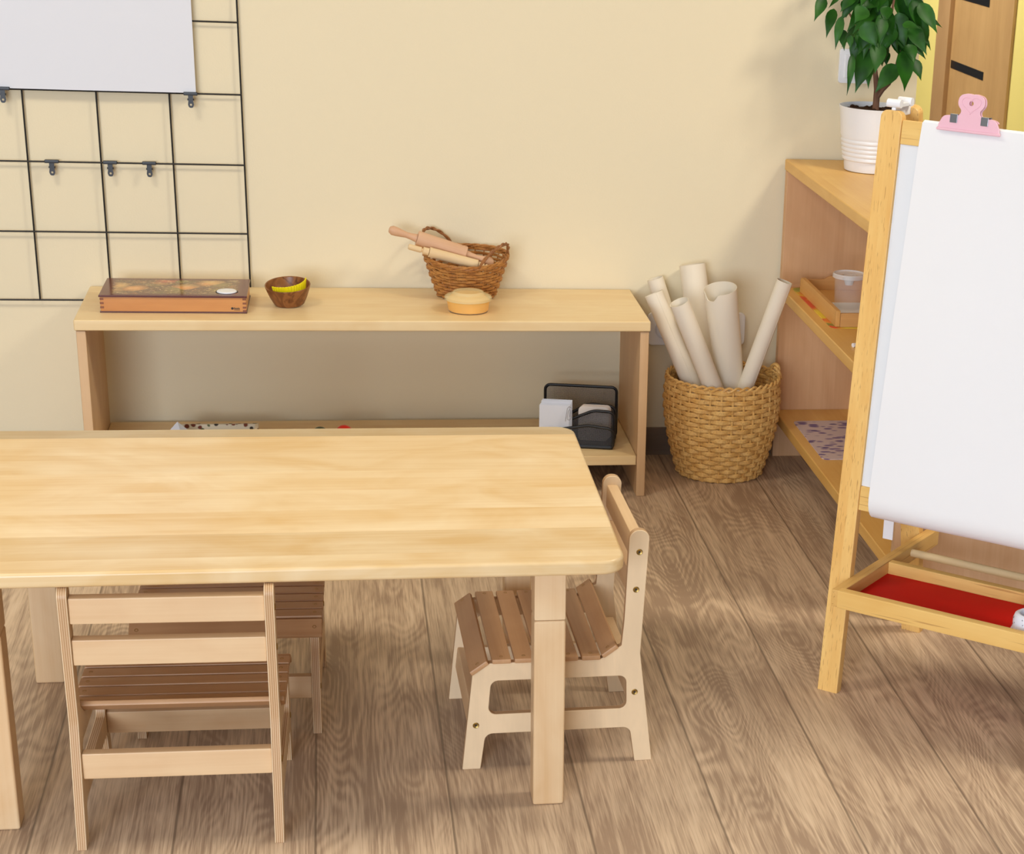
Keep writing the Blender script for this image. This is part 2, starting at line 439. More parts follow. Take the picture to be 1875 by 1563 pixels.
def rpoly(pts, n=6):
    """polygon with per-corner radius -> list of 2-D points"""
    out = []; N = len(pts)
    for i in range(N):
        p = Vector(pts[i][:2]); a = Vector(pts[i-1][:2]); c = Vector(pts[(i+1) % N][:2])
        r = pts[i][2] if len(pts[i]) > 2 else 0
        if r <= 0: out.append(tuple(p)); continue
        u = (a-p); v = (c-p); lu, lv = u.length, v.length; u.normalize(); v.normalize()
        th = math.acos(max(-1, min(1, u.dot(v))))
        t = min(r/math.tan(th/2), lu*.48, lv*.48); r = t*math.tan(th/2)
        cen = p+(u+v).normalized()*(r/math.sin(th/2))
        s0 = p+u*t-cen; s1 = p+v*t-cen
        a0 = math.atan2(s0.y, s0.x); a1 = math.atan2(s1.y, s1.x); da = a1-a0
        while da > pi: da -= 2*pi
        while da < -pi: da += 2*pi
        for k in range(n+1):
            q = a0+da*k/n; out.append((cen.x+r*math.cos(q), cen.y+r*math.sin(q)))
    return out
def rrect(x0, x1, y0, y1, r, n=6): return rpoly([(x0, y0, r), (x1, y0, r), (x1, y1, r), (x0, y1, r)], n)

# ---------------------------------------------------------------- the room
struct(MB().box(-3.5, 3.2, -7, 4.4, -.05, 0, 0).build('floor', M['floor']))
struct(MB().box(-3.5, 1.858, 0, .12, 0, 2.6, 0).build('wall_back', M['wall']))
struct(MB().box(-3.5, 3.2, -7, 4.4, 2.6, 2.65, 0).build('ceiling', M['ceiling']))
struct(MB().prism([rpoly([(-3.5, 0, 0), (1.858, 0, 0), (1.858, -.011, .003), (-3.5, -.011, .003)])], 0, .066, 'z').build('baseboard_back', M['baseboard']))
# hallway wall with its door, seen past the end of the cream wall
XW = 2.87
struct(MB().box(XW, XW+.12, 1.2, 4.4, 0, 2.6, 0).build('wall_right', M['yellow_wall']))
d = bpy.data.objects.new('door_1', None); COL.objects.link(d); d.location = (XW, 2.57, 0); struct(d)
MB().box(-.012, 0, -.29, .40, .005, 1.75, .002).build('door_leaf', M['door'], d)
fr = MB(); fr.box(-.03, 0, .40, .555, 0, 1.86, .003); fr.box(-.03, 0, -.29, .40, 1.76, 1.86, .003)
fr.build('door_frame', M['door_frame'], d)
for zc in (.375, .63, .885, 1.14, 1.395): MB().box(-.0135, -.010, -.02, .385, zc-.0145, zc+.0145, 0).build('door_inlay', M['black'], d)
sw = empty('light_switch', (XW, 2.09, .775), 'white switch plate on the yellow wall right of the door', 'light switch')
MB().box(-.012, 0, -.05, .05, 0, .12, .004).build('cover_plate', M['poster'], sw)
MB().box(-.016, -.011, -.032, .032, .02, .10, .003).build('rocker', M['white_plastic'], sw)

# switch on the cream wall, behind the plant
sw = empty('light_switch', (1.7065, 0, .9185), 'white double light switch on the cream wall behind the potted plant', 'light switch')
MB().prism([rrect(-.0385, .0385, -.038, .038, .006)], -.010, 0, 'y', .002).build('cover_plate', M['white_plastic'], sw)
for sx in (-.0135, .0135): MB().box(sx-.0128, sx+.0128, -.0145, -.009, -.026, .026, .002).build('rocker', M['white_plastic'], sw)
# triple socket low on the wall, behind the paper rolls
so = empty('wall_socket', (1.361, 0, .308), 'white triple wall socket behind the paper rolls in the woven bin', 'socket')
MB().prism([rrect(-.117, .117, -.039, .039, .012)], -.011, 0, 'y', .003).build('cover_plate', M['white_plastic'], so)
for sx in (-.076, 0, .076):
    MB().lathe([(0, .001), (.0205, .001), (.0205, .006), (.024, .006), (.024, -.002)], seg=28, mat=Matrix.Translation((sx, -.009, 0)) @ Matrix.Rotation(pi/2, 4, 'X')).build('socket_well', M['poster'], so)

# ---------------------------------------------------------------- wire grid on the wall
GX, GZ, GS = -.1058, .5209, .1496
g = empty('wire_grid_panel', (GX, -.010, GZ-GS), 'black wire grid panel hanging on the cream wall', 'wire grid')
x_l, x_r, z_b, z_t = -4*GS, 3*GS, 0, 6*GS
for i in range(-4, 4):
    MB().rod((i*GS, 0, z_b), (i*GS, 0, z_t), .0019, 8).build('upright_wire', M['wire'], g)
for j in range(0, 7):
    MB().rod((x_l, -.003, j*GS), (x_r, -.003, j*GS), .0019, 8).build('cross_wire', M['wire'], g)
# sheet hanging on it
PB = .8235
rows = []
for a in range(9):
    z = PB+a*.06
    rows.append([(x, -.0215-.0035*math.sin((x+.165)/.415*pi)-.002*math.cos(a*.5), z-.0005) for x in [-.165+.415*q/10 for q in range(11)]])
tag(MB().grid(rows).solid(.0006).build('paper_sheet', M['poster']), 'large blank white sheet clipped to the black wire grid', 'paper')
# small bulldog clips
def clip(x, z, y, label, cols):
    c = empty('bulldog_clip', (x, y, z), label, 'clip', group='black clips on the wire grid')
    MB().box(-.0145, .0145, -.0075, .0015, -.0035, .0035, .0012).build('jaw', M['black'], c)
    MB().prism([rpoly([(-.0052, -.003, 0), (.0052, -.003, 0), (.0048, -.014, .002), (.0062, -.022, .004), (.004, -.029, .004), (-.004, -.029, .004), (-.0062, -.022, .004), (-.0048, -.014, .002)]), [(.0024*math.cos(k*pi/5), -.0225+.0024*math.sin(k*pi/5)) for k in range(10)]], -.0085, -.0065, 'y').build('lever', M['black'], c)
    MB().rod((-.0068, -.005, -.012), (.0068, -.005, -.012), .0022, 8).build('spring', M['steel'] if cols else M['black'], c)
    return c
clip(.2387, .8215, -.022, 'black clip holding the lower right corner of the white sheet', 0)
clip(-.1415, .8225, -.022, 'black clip at the lower left of the white sheet, at the photo edge', 0)
clip(-.0565, .672, -.014, 'empty black clip on the grid, leftmost of three in a row', 0)
clip(.063, .672, -.014, 'empty black clip beside a grid upright, middle of three in a row', 0)
clip(.1437, .672, -.014, 'empty black clip on the grid, rightmost of three in a row', 0)

# ---------------------------------------------------------------- low bench shelf along the wall
BT = .4017
b = empty('low_shelf_bench', (.6, -.17, 0), 'long low maple shelf bench standing against the cream wall', 'shelf')
ox, oy = -.6, .17
MB().box(0+ox, 1.2+ox, -.3315+oy, -.010+oy, BT-.0229, BT, .003, 3).build('top_board', M['bench'], b)
MB().box(.003+ox, .0225+ox, -.327+oy, -.018+oy, 0, BT-.0242, .002).build('side_panel', M['bench_leg'], b)
MB().box(1.178+ox, 1.1975+ox, -.327+oy, -.018+oy, 0, BT-.0242, .002).build('side_panel', M['bench_leg'], b)
MB().box(.0232+ox, 1.1773+ox, -.322+oy, -.018+oy, .0722, .0942, .002).build('lower_board', M['bench'], b)

# ---- things on the bench
bx = empty('wooden_music_box', (.1965, -.184, BT), 'flat wooden box with a painted flower lid, left end of the bench', 'box', rz=-.010)
LX, LY, HB = .1490, .0830, .0365
MB().box(-LX+.0015, LX-.0015, -LY+.0015, LY-.0015, .003, HB-.003, .0006).build('body', M['box_wood'], bx)
MB().box(-LX, LX, -LY, LY, 0, .003, .0008).build('base_board', M['plum'], bx)
lid = MB().box(-LX-.0008, LX+.0008, -LY-.0008, LY+.0008, HB-.0032, HB+.001, .0012).build('lid', M['lid_painting'], bx)
MB().box(-LX-.001, LX+.001, -LY-.0012, -LY-.0006, HB-.0032, HB, 0).build('lid_edge', M['plum'], lid)
kx, ky = .107, -.045
MB().lathe([(.0235, .0), (.0235, .0006), (.021, .0006), (0, .0006)], (kx, ky, HB+.0008), 36).build('recess_ring', M['dark'], lid)
MB().lathe([(0, .0035), (.019, .0035), (.0208, .0022), (.0208, .0)], (kx, ky, HB+.0008), 36).build('white_disc', M['white_plastic'], lid)
for sx in (-1, 1):
    for k in range(3 if sx < 0 else 4):
        zc = HB-.0075-k*.0088-(0 if sx < 0 else -.001)
        if zc < .004: zc = .0052
        x0 = -LX+.001 if sx < 0 else LX-.0085
        MB().box(x0, x0+.0075, -LY+.0007, -LY+.004, zc-.0019, zc+.0019, 0).build('finger_joint', M['joint'], bx)
lg = MB()
lx0 = LX-.033
lg.prism([[(lx0+.003+.0028*math.cos(k*pi/6), .0105+.0026*math.sin(k*pi/6)) for k in range(12)]], -LY+.0009, -LY+.002, 'y')
for k, (a, h) in enumerate(((.0066, .0044), (.0086, .003), (.0106, .003), (.0126, .003), (.0146, .0036), (.0166, .003))):
    lg.box(lx0+a, lx0+a+.0013, -LY+.0009, -LY+.002, .0085, .0085+h, 0)
lg.box(lx0+.0064, lx0+.0185, -LY+.0009, -LY+.002, .0066, .0072, 0)
lg.build('maker_mark', M['dark'], bx)

bc = (.4305, -.186, BT)
bo = MB().lathe([(0, 0), (.029, 0), (.033, .002), (.0405, .018), (.0462, .034), (.0485, .042), (.0478, .0432), (.0460, .042), (.0425, .032), (.036, .017), (.026, .0085), (0, .007)], (0, 0, 0), 44).build('wooden_bowl', M['walnut'], loc=(bc[0], bc[1], bc[2]+.0042), rot=(.155, -.05, 0))
tag(bo, 'small round dark walnut bowl on the bench beside the painted box', 'bowl')
# ribbed yellow strip, bent, lying in the bowl against its front wall
rows = [[], []]
for k in range(49):
    t = k/48; a = -2.50+t*2.45
    rad = .0372+.0009*math.sin(k*pi/1.5)
    zl = .0300+.003*t
    rows[0].append((rad*math.cos(a), rad*math.sin(a), zl))
    rows[1].append(((rad+.0035)*math.cos(a), (rad+.0035)*math.sin(a), zl+.0185+(.006*t)))
ys = MB().grid(rows).solid(.0012).build('ribbed_strip', M['yellow_strip'], loc=(bc[0], bc[1], bc[2]+.0042), rot=(.155, -.05, 0))
tag(ys, 'bright yellow ribbed strip curled inside the walnut bowl', 'toy')

# willow basket
def weave_rows(mb, zs, rad, stakes, amp, r, sx=1, sy=1, seg=5, flat=1.0, per=6):
    n = stakes*per
    for j, z in enumerate(zs):
        R = rad(z); pts = []
        for i in range(n):
            a = 2*pi*i/n
            q = R+amp*math.cos(a*stakes/2+(pi if j % 2 else 0))
            pts.append((q*sx*math.cos(a), q*sy*math.sin(a), z+.0004*math.sin(5*a+j*1.3)))
        mb.tube(pts, r, seg, True, flat=flat)
wb = empty('willow_basket', (.8165, -.092, BT), 'small brown willow basket with two loop handles at the back of the bench', 'basket', rz=-.05)
SY = .86; Hk = .080
rb = lambda z: .060+(.0925-.060)*(z/Hk)**.9
gz = lambda a: 1.0+.27*(1-((1-math.sin(a))/2)**2)           # the rim dips at the front
def bp(a, z, dr=0.0, dz=0.0): return ((rb(z)+dr)*math.cos(a), SY*(rb(z)+dr)*math.sin(a)+.006*(1-z/Hk), z*gz(a)+dz)
mb = MB(); NST = 26
for j in range(11):
    z = .0045+j*.0069
    mb.tube([bp(a, z, .0027*math.cos(a*NST/2+(pi if j % 2 else 0)), .0005*math.sin(5*a+j*1.3)) for a in [2*pi*i/(NST*6) for i in range(NST*6)]], .0033, 6, True)
for k in range(NST):
    a = 2*pi*k/NST+pi/NST
    mb.tube([bp(a, z) for z in (.001, .03, .055, .077)], .0020, 5)
mb.build('woven_wall', M['wicker_dark'], wb, wn=False)
MB().lathe([(0, .002), (.058, .002), (.058, .005), (0, .005)], sy=SY, seg=36).build('base', M['wicker_dark'], wb)
mb = MB()
for q in range(3):
    mb.tube([bp(a, .0785, .0026*math.cos(9*a+q*2.1), .0026*math.sin(9*a+q*2.1)) for a in [2*pi*i/120 for i in range(120)]], .0025, 6, True)
mb.build('braided_rim', M['wicker_dark'], wb, wn=False)
for a0, lean, hh, wdt in ((pi*.80, .014, .044, 1.25), (-.62, .006, .042, 1.30)):
    mb = MB()
    for q in range(2):
        pts = []
        for i in range(41):
            t = i/40; a = a0+(t-.5)*wdt
            x, y, z = bp(a, .077, lean*math.sin(pi*t)+.0018*math.cos(22*t+q*pi))
            pts.append((x, y, z+hh*math.sin(pi*t)**.7+.0018*math.sin(22*t+q*pi)))
        mb.tube(pts, .0026, 6)
    mb.build('loop_handle', M['wicker_handle'], wb, wn=False)
# rolling pins lying in the basket
def pin(label, p, q, r, hl, neck, fat, col):
    p = Vector(p); q = Vector(q); L = (q-p).length
    o = empty('rolling_pin', p, label, 'rolling pin', group='rolling pins in the willow basket')
    o.rotation_euler = (q-p).to_track_quat('Z', 'Y').to_euler()
    h = [(0, 0), (fat*.6, .001), (fat, .008), (fat*.95, .018), (fat*.62, hl*.62), (fat*.7, hl-.012), (fat*.9, hl-.0005), (0, hl-.0005)] if not neck else \
        [(0, 0), (fat*.8, .0006), (fat, .003), (fat, hl*.62), (fat*.6, hl*.66), (fat*.62, hl*.68), (fat*1.25, hl*.72), (fat*1.3, hl-.001), (0, hl-.001)]
    MB().lathe(h, seg=24).build('handle', col, o)
    hb = [(rr, L-z) for rr, z in h]
    MB().lathe(hb, seg=24).build('handle', col, o)
    MB().lathe([(0, hl), (r-.001, hl), (r, hl+.001), (r, L-hl-.001), (r-.001, L-hl), (0, L-hl)], seg=32).build('barrel', col, o)
    return o
M['pin_a'] = wood('beech_pin', srgb(226, 184, 148), srgb(206, 158, 120), 'z', None, rough=.5, g=30)
M['pin_b'] = wood('maple_pin', srgb(240, 214, 168), srgb(222, 186, 136), 'z', None, rough=.5, g=30)
pin('larger beech rolling pin sticking out of the willow basket', (.648, -.094, BT+.149), (.877, -.100, BT+.077), .0172, .064, False, .0105, M['pin_a'])
pin('smaller pale rolling pin in front, in the willow basket', (.688, -.130, BT+.1185), (.885, -.124, BT+.066), .0112, .047, True, .0064, M['pin_b'])

# lidded tub of yellow dough
tb = empty('dough_tub', (.8115, -.235, BT), 'clear round lidded tub of yellow dough on the bench front', 'tub')
MB().lathe([(0, .0015), (.041, .0015), (.0432, .004), (.0461, .022), (.0461, .0260), (.038, .034), (.03, .0385), (0, .0395)], seg=40).build('dough', M['dough'], tb)
MB().lathe([(0, 0), (.042, 0), (.0445, .002), (.0480, .0275), (.0472, .0275), (.0440, .003), (.0415, .0011), (0, .0011)], seg=48).build('bowl_wall', M['clear'], tb)
MB().lathe([(.0505, .0255), (.0515, .0265), (.0515, .0315), (.0485, .0345), (.0455, .0360), (.0365, .0385), (.0335, .0425), (.0315, .0440), (0, .0444), (0, .0432), (.031, .0428), (.033, .0400), (.036, .0372), (.0455, .0345), (.0490, .0310), (.0490, .0255)], seg=48).build('lid', M['amber_lid'], tb)

# ---- things on the bench's lower board
LZ = .0942
lo = empty('letter_organizer', (1.060, -.212, LZ), 'black wire mesh letter organizer on the right end of the lower board', 'organizer', rz=-.20)
def mesh_panel(x0, x1, y, prof, par):
    """prof: heights along the top as (x,z,r); frame tube all round + mesh sheet"""
    loop = rpoly([(x0, .004, .008), (x1, .004, .008)]+prof, 6)
    MB().tube([(p[0], y, p[1]) for p in loop], .0034, 8, True).build('frame', M['black'], par)
    m_ = MB(); m_.bm.faces.new([m_.bm.verts.new((p[0], y, p[1])) for p in loop]); m_.build('mesh_sheet', M['black_mesh'], par, wn=False)
HW = .0815
mesh_panel(-HW, HW, .052, [(HW, .118, .012), (-HW, .118, .012)], lo)
mesh_panel(-HW, HW, .016, [(HW, .082, .014), (.02, .088, .05), (-.02, .062, .05), (-HW, .056, .012)], lo)
mesh_panel(-HW, HW, -.022, [(HW, .080, .014), (.035, .082, .05), (-.02, .058, .05), (-HW, .050, .012)], lo)
mesh_panel(-HW, HW, -.048, [(HW, .048, .014), (.025, .054, .05), (-.02, .046, .05), (-HW, .034, .012)], lo)
MB().box(-HW, HW, -.050, .054, .0005, .009, .002).build('base', M['black'], lo)
R_ = Matrix.Rotation(-.20, 4, 'Z')
def in_org(x, y, z): return Vector((1.060, -.212, LZ)) + (R_ @ Vector((x, y, z)))
for k in range(6):
    a = MB().box(-.0335, .0335, -.0004, .0004, 0, .086+.0012*(k % 3)+(.007 if k > 2 else 0), .0003, 1)
    o = a.build('note_card', M['card'], loc=in_org(-.052+.0011*k, -.0440+.0030*k, .0095), rot=(-.05, .0, -.20))
    tag(o, ('front bluish white note card in the letter organizer' if k == 0 else 'bluish white note card in the stack behind the front one'), 'card', 'note cards in the letter organizer')
    if k == 0: c0 = o
pc = MB()
lp = [(0, -.002, .0), (0, -.002, .030), (.003, -.002, .034), (.008, -.002, .034), (.011, -.002, .030), (.011, -.002, .008), (.009, -.002, .004), (.005, -.002, .004), (.003, -.002, .008), (.003, -.002, .024), (.0055, -.002, .028), (.0085, -.002, .026), (.0085, -.002, .012)]
pc.tube(lp, .0006, 6)
tag(pc.build('paper_clip', M['steel'], loc=in_org(-.026, -.0485, .0620), rot=(-.05, .12, -.20)), 'small steel paper clip on the front note card', 'paper clip')
for k in range(4):
    o = MB().prism([rrect(-.0345, .0345, 0, .079, .010)], -.0014, .0014, 'y', .0006, 1).build('rounded_card', M['card2'], loc=in_org(.0345+.0012*k, -.0145+.0058*k, .0095), rot=(-.03, 0, -.20))
    tag(o, ('front round-cornered cream card in the letter organizer' if k == 0 else 'round-cornered cream card stacked behind the front one'), 'card', 'round-cornered cards in the letter organizer')
# low things whose tops just show above the table edge
tr = empty('printed_tray', (.262, -.2, LZ+.0004), 'shallow tray with a dark printed pattern peeking above the table', 'tray')
MB().box(-.09, .09, -.07, .07, 0, .006, .001).build('base', M['print_strip'], tr)
for (x0, x1, y0, y1) in ((-.09, .09, .062, .07), (-.09, .09, -.07, -.062), (-.09, -.082, -.062, .062), (.082, .09, -.062, .062)):
    MB().box(x0, x1, y0, y1, .006, .0268, .001).build('rim', M['print_strip'], tr)
py = MB(); bm_ = bmesh.new(); bmesh.ops.create_cone(bm_, cap_ends=True, segments=4, radius1=.05, radius2=.0005, depth=.047)
py.merge(bm_, Matrix.Translation((0, 0, .0235)))
tag(py.build('silver_pyramid', M['grey_paper'], loc=(.183, -.205, LZ+.006), rot=(0, 0, .4), ang=.2), 'silver grey pyramid tip peeking above the table, in the printed tray', 'toy')
for x, nm, mt, lb in ((.5382, 'red_bead', 'bead_red', 'red round bead top peeking above the table edge'), (.486, 'dark_bead', 'bead_green', 'dark green bead top peeking above the table edge')):
    r = .0205 if mt == 'bead_red' else .0188
    tag(MB().lathe([(r*math.sin(pi*k/14)*(1 if 0 < k < 14 else 0), r-r*math.cos(pi*k/14)) for k in range(15)], seg=24).build(nm, M[mt], loc=(x, -.2, LZ)), lb, 'bead')

# ---------------------------------------------------------------- woven bin with paper rolls
BC = (1.402, -.146)
wbin = empty('woven_bin', (BC[0], BC[1], 0), 'golden woven seagrass bin holding paper rolls, by the wall', 'basket')
HBIN = .232
def rbin(z):
    t = z/HBIN
    return .097+.036*math.sin(min(1, t*1.25)*pi/2)-.004*max(0, t-.8)/.2
mb = MB()
weave_rows(mb, [.0075+i*.0113 for i in range(20)], rbin, 32, .0032, .0058, seg=6, flat=.5, per=7)
mb.build('woven_wall', M['wicker_gold'], wbin)
mb = MB()
for k in range(32):
    a = 2*pi*k/32
    mb.tube([(rbin(z)*math.cos(a), rbin(z)*math.sin(a), z) for z in [.001+.228*i/8 for i in range(9)]], .0028, 6)
mb.build('upright_stakes', M['wicker_gold'], wbin)
MB().lathe([(0, .001), (.098, .001), (.099, .006), (0, .006)], seg=40).build('base', M['wicker_gold'], wbin)
mb = MB()
n = 240
for q in range(2):
    mb.tube([((.1295+.0022*math.cos(40*a/2+q*pi))*math.cos(a), (.1295+.0022*math.cos(40*a/2+q*pi))*math.sin(a), .2305+.0042*math.sin(20*a+q*pi)) for a in [2*pi*i/n for i in range(n)]], .0030, 6, True)
mb.build('braided_rim', M['wicker_gold'], wbin)
mb = MB()
for q in range(2):
    mb.tube([(.134*math.cos(.22+(t-.5)*.42)+.004*math.cos(9*t+q*pi), .134*math.sin(.22+(t-.5)*.42), .222+.024*math.sin(pi*t)+.004*math.sin(9*t+q*pi)) for t in [i/20 for i in range(21)]], .0042, 6)
mb.build('handle_knot', M['wicker_gold'], wbin)

def roll(label, T, B, r, zend, turns=1.35, taper=1.0, notch=0, phase=0.0):
    T = Vector(T); B = Vector(B); d = B-T
    q = T+d*((zend-T.z)/d.z); L = (q-T).length
    rows = []; nseg = int(44*turns)
    quat = (T-q).to_track_quat('Z', 'Y'); ld = quat.inverted() @ Vector((-.75, -.65, 0)); na = math.atan2(ld.y, ld.x)
    for j in range(9):
        f = j/8; row = []
        for i in range(nseg+1):
            a = phase+2*pi*i/44
            rr = r*(1-(1-taper)*(1-f))*(1-.03*i/44)
            zz = f*L
            if notch and f > .86:
                da = (a-na+pi) % (2*pi)-pi
                zz -= notch*math.exp(-(da/.42)**4)*(1 if f == 1 else .1)
            row.append((rr*math.cos(a), rr*math.sin(a), zz))
        rows.append(row)
    o = MB().grid(rows).solid(.0007).build('paper_roll', M['kraft'], loc=q, ang=1.0)
    o.rotation_euler = (T-q).to_track_quat('Z', 'Y').to_euler()
    return tag(o, label, 'paper roll', 'paper rolls in the woven bin')
roll('thin paper roll leaning left at the back, mostly behind another roll', (1.2547, -.033, .4327), (1.3681, -.072, .100), .0196, .20, phase=2)
roll('thin paper roll leaning furthest left, overlapping the wall socket', (1.2398, -.11, .4148), (1.3991, -.1945, .050), .0222, .085, phase=.6)
roll('short front paper roll leaning left with its open end showing', (1.2763, -.245, .4254), (1.4507, -.1992, .030), .0226, .03, phase=2.6)
roll('tallest paper roll standing upright at the back of the bin', (1.3399, -.038, .4675), (1.4020, -.118, .030), .0310, .17, phase=4)
roll('widest paper roll, cone shaped with a torn open end', (1.3757, -.205, .4478), (1.4480, -.1280, .050), .0385, .09, taper=.78, notch=.016, phase=3.4)
roll('slim paper roll leaning right out of the woven bin', (1.5234, -.205, .4649), (1.3949, -.1867, .050), .0185, .19, phase=4.1)

# ---------------------------------------------------------------- open shelf on the right
XF = 1.553; XB = 1.858; YE = -1.115
sh = empty('open_shelf', (1.70, -.56, 0), 'open three-tier wooden shelf on the right, behind the easel', 'shelf')
ox, oy = -1.70, .56
MB().box(XF+ox, XB+ox, YE-.004+oy, -.012+oy, .683, .7081, .003, 3).build('top_board', M['shelf'], sh)
MB().box(XF+ox, XB-.004+ox, YE+.02+oy, -.036+oy, .3897, .4147, .003, 3).build('middle_board', M['shelf'], sh)
MB().box(XF+ox, XB-.004+ox, YE+.02+oy, -.036+oy, .0927, .1179, .003, 3).build('bottom_board', M['shelf'], sh)
MB().box(XF+.002+ox, XB+ox, -.0355+oy, -.013+oy, 0, .6825, .002).build('end_panel', M['shelf_side'], sh)
MB().box(XF+.002+ox, XB+ox, YE+oy, YE+.0195+oy, 0, .6825, .002).build('end_panel', M['shelf_end'], sh)

# things on the middle board
Z2 = .4147
tag(MB().prism([rrect(1.577, 1.815, -.447, -.046, .018)], 0, .0016, 'z', .0004, 1).build('place_mat', M['mat_fruit'], loc=(0, 0, Z2)), 'colourful yellow, red and green fruit mat under the wooden tray', 'mat')
wt = empty('serving_tray', (1.675, -.265, Z2+.0016), 'small wooden tray with raised sides on the fruit mat', 'tray')
M['tray'] = wood('tray_pine', srgb(230, 180, 104), srgb(208, 150, 80), 'y', None, rough=.45, g=18)
M['tray2'] = wood('tray_end', srgb(222, 172, 104), srgb(196, 138, 78), 'x', None, rough=.45, g=18)
MB().box(-.078, .078, -.168, .168, 0, .006, .001).build('base', M['tray'], wt)
for sx in (-1, 1):
    x0, x1 = (-.088, -.078) if sx < 0 else (.078, .088)
    MB().prism([rpoly([(-.176, 0, .002), (.176, 0, .002), (.176, .036, .018), (-.176, .036, .004)])], x0, x1, 'x', .0012).build('side', M['tray'], wt)
for sy in (-1, 1):
    y0, y1 = (-.176, -.168) if sy < 0 else (.168, .176)
    MB().prism([rpoly([(-.0775, 0, .001), (.0775, 0, .001), (.0775, .03, .003), (.03, .03, .02), (.02, .038, .02), (-.02, .038, .02), (-.03, .03, .02), (-.0775, .03, .003)])], y0, y1, 'y', .001).build('end_board', M['tray2'], wt)
tag(MB().box(-.062, .062, -.085, .085, 0, .0012, .0004, 1).build('white_card', M['paper'], loc=(1.668, -.318, Z2+.0077)), 'white paper card lying in the wooden tray under the cup', 'card')
pcup = empty('paint_pot', (1.652, -.286, Z2+.009), 'clear plastic no-spill cup with lid standing in the wooden tray', 'cup')
MB().lathe([(0, 0), (.0285, 0), (.030, .002), (.0335, .072), (.0325, .072), (.029, .003), (0, .0015)], seg=40).build('cup_wall', M['clear'], pcup)
MB().lathe([(.0355, .068), (.0375, .069), (.0375, .0765), (.036, .0785), (.0335, .0785), (.0325, .0755), (.015, .0735), (.0085, .052), (.0075, .052), (.0125, .0735), (0, .0735)], seg=40).build('lid', M['clear_lid'], pcup)
sp = MB(); sp.tube([(0, 0, .004), (.01, .004, .0045), (.03, .01, .005), (.06, .02, .005)], .0024, 8, rr=[.005, .0035, .0022, .002])
tag(sp.build('plastic_spoon', M['white_plastic'], loc=(1.583, -.612, Z2)), 'small white utensil lying on the middle board beside the easel post', 'spoon')
# on the bottom board
tag(MB().prism([rrect(1.576, 1.80, -.448, -.142, .014)], 0, .002, 'z', .0004, 1).build('place_mat', M['mat_leaf'], loc=(0, 0, .1179)), 'pale mat with purple leaf print on the bottom board of the open shelf', 'mat')

# ---------------------------------------------------------------- potted plant on the shelf
ZP = .7081; PC = (1.7205, -.157)
pt = empty('potted_ficus', (PC[0], PC[1], ZP), 'leafy green ficus in a white ribbed pot on top of the open shelf', 'plant')
prof = [(0, 0), (.058, 0), (.0615, .002), (.0635, .016), (.0628, .018), (.0640, .024)]
for k in range(5):
    z = .026+k*.0095; r = .0645+z*.13
    prof += [(r, z), (r+.0008, z+.004), (r-.0006, z+.0075)]
prof += [(.0745, .078), (.0790, .128), (.0815, .139), (.0818, .1415), (.0795, .1415), (.077, .128), (.07, .08), (.06, .006), (0, .005)]
MB().lathe(prof, seg=56).build('pot', M['pot'], pt)
sm = MB(); rows = []
bs = bmesh.new()
sm.lathe([(0, .1335), (.03, .1355), (.06, .1325), (.0765, .130), (.07, .11), (0, .11)], seg=40)
for k in range(60):
    a = random.uniform(0, 2*pi); r = .068*math.sqrt(random.random()); s_ = random.uniform(.003, .007)
    sm.lathe([(0, -s_), (s_, -s_*.3), (s_*.8, s_*.5), (0, s_*.8)], (r*math.cos(a), r*math.sin(a), .1330), 6)
sm.build('soil', M['soil'], pt)
tk = MB()
W = lambda x, y, z: (x-PC[0], y-PC[1], z-ZP)
tk.tube([W(1.7205, -.157, .826), W(1.721, -.157, .86), W(1.7215, -.156, .886), W(1.716, -.155, .915), W(1.710, -.155, .945), W(1.697, -.155, .99), W(1.688, -.155, 1.04), W(1.682, -.155, 1.10)], .006, 10, rr=[.0085, .0075, .0075, .0058, .0052, .0046, .004, .003])
tk.tube([W(1.7215, -.157, .868), W(1.732, -.160, .886), W(1.745, -.162, .900), W(1.760, -.164, .935), W(1.768, -.162, .975), W(1.775, -.16, 1.04), W(1.778, -.16, 1.10)], .005, 10, rr=[.0060, .0058, .0055, .0046, .004, .0034, .0025])
tk.tube([W(1.710, -.155, .945), W(1.720, -.160, .975), W(1.735, -.168, 1.02), W(1.742, -.17, 1.08)], .003, 8, rr=[.0044, .0038, .0032, .0025])
tk.tube([W(1.697, -.155, .985), W(1.668, -.160, 1.015), W(1.642, -.16, 1.05)], .003, 8, rr=[.0038, .003, .002])
tk.tube([W(1.768, -.162, .975), W(1.790, -.160, 1.005), W(1.812, -.158, 1.035)], .003, 8, rr=[.0036, .003, .002])
tk.build('trunk', M['bark'], pt)
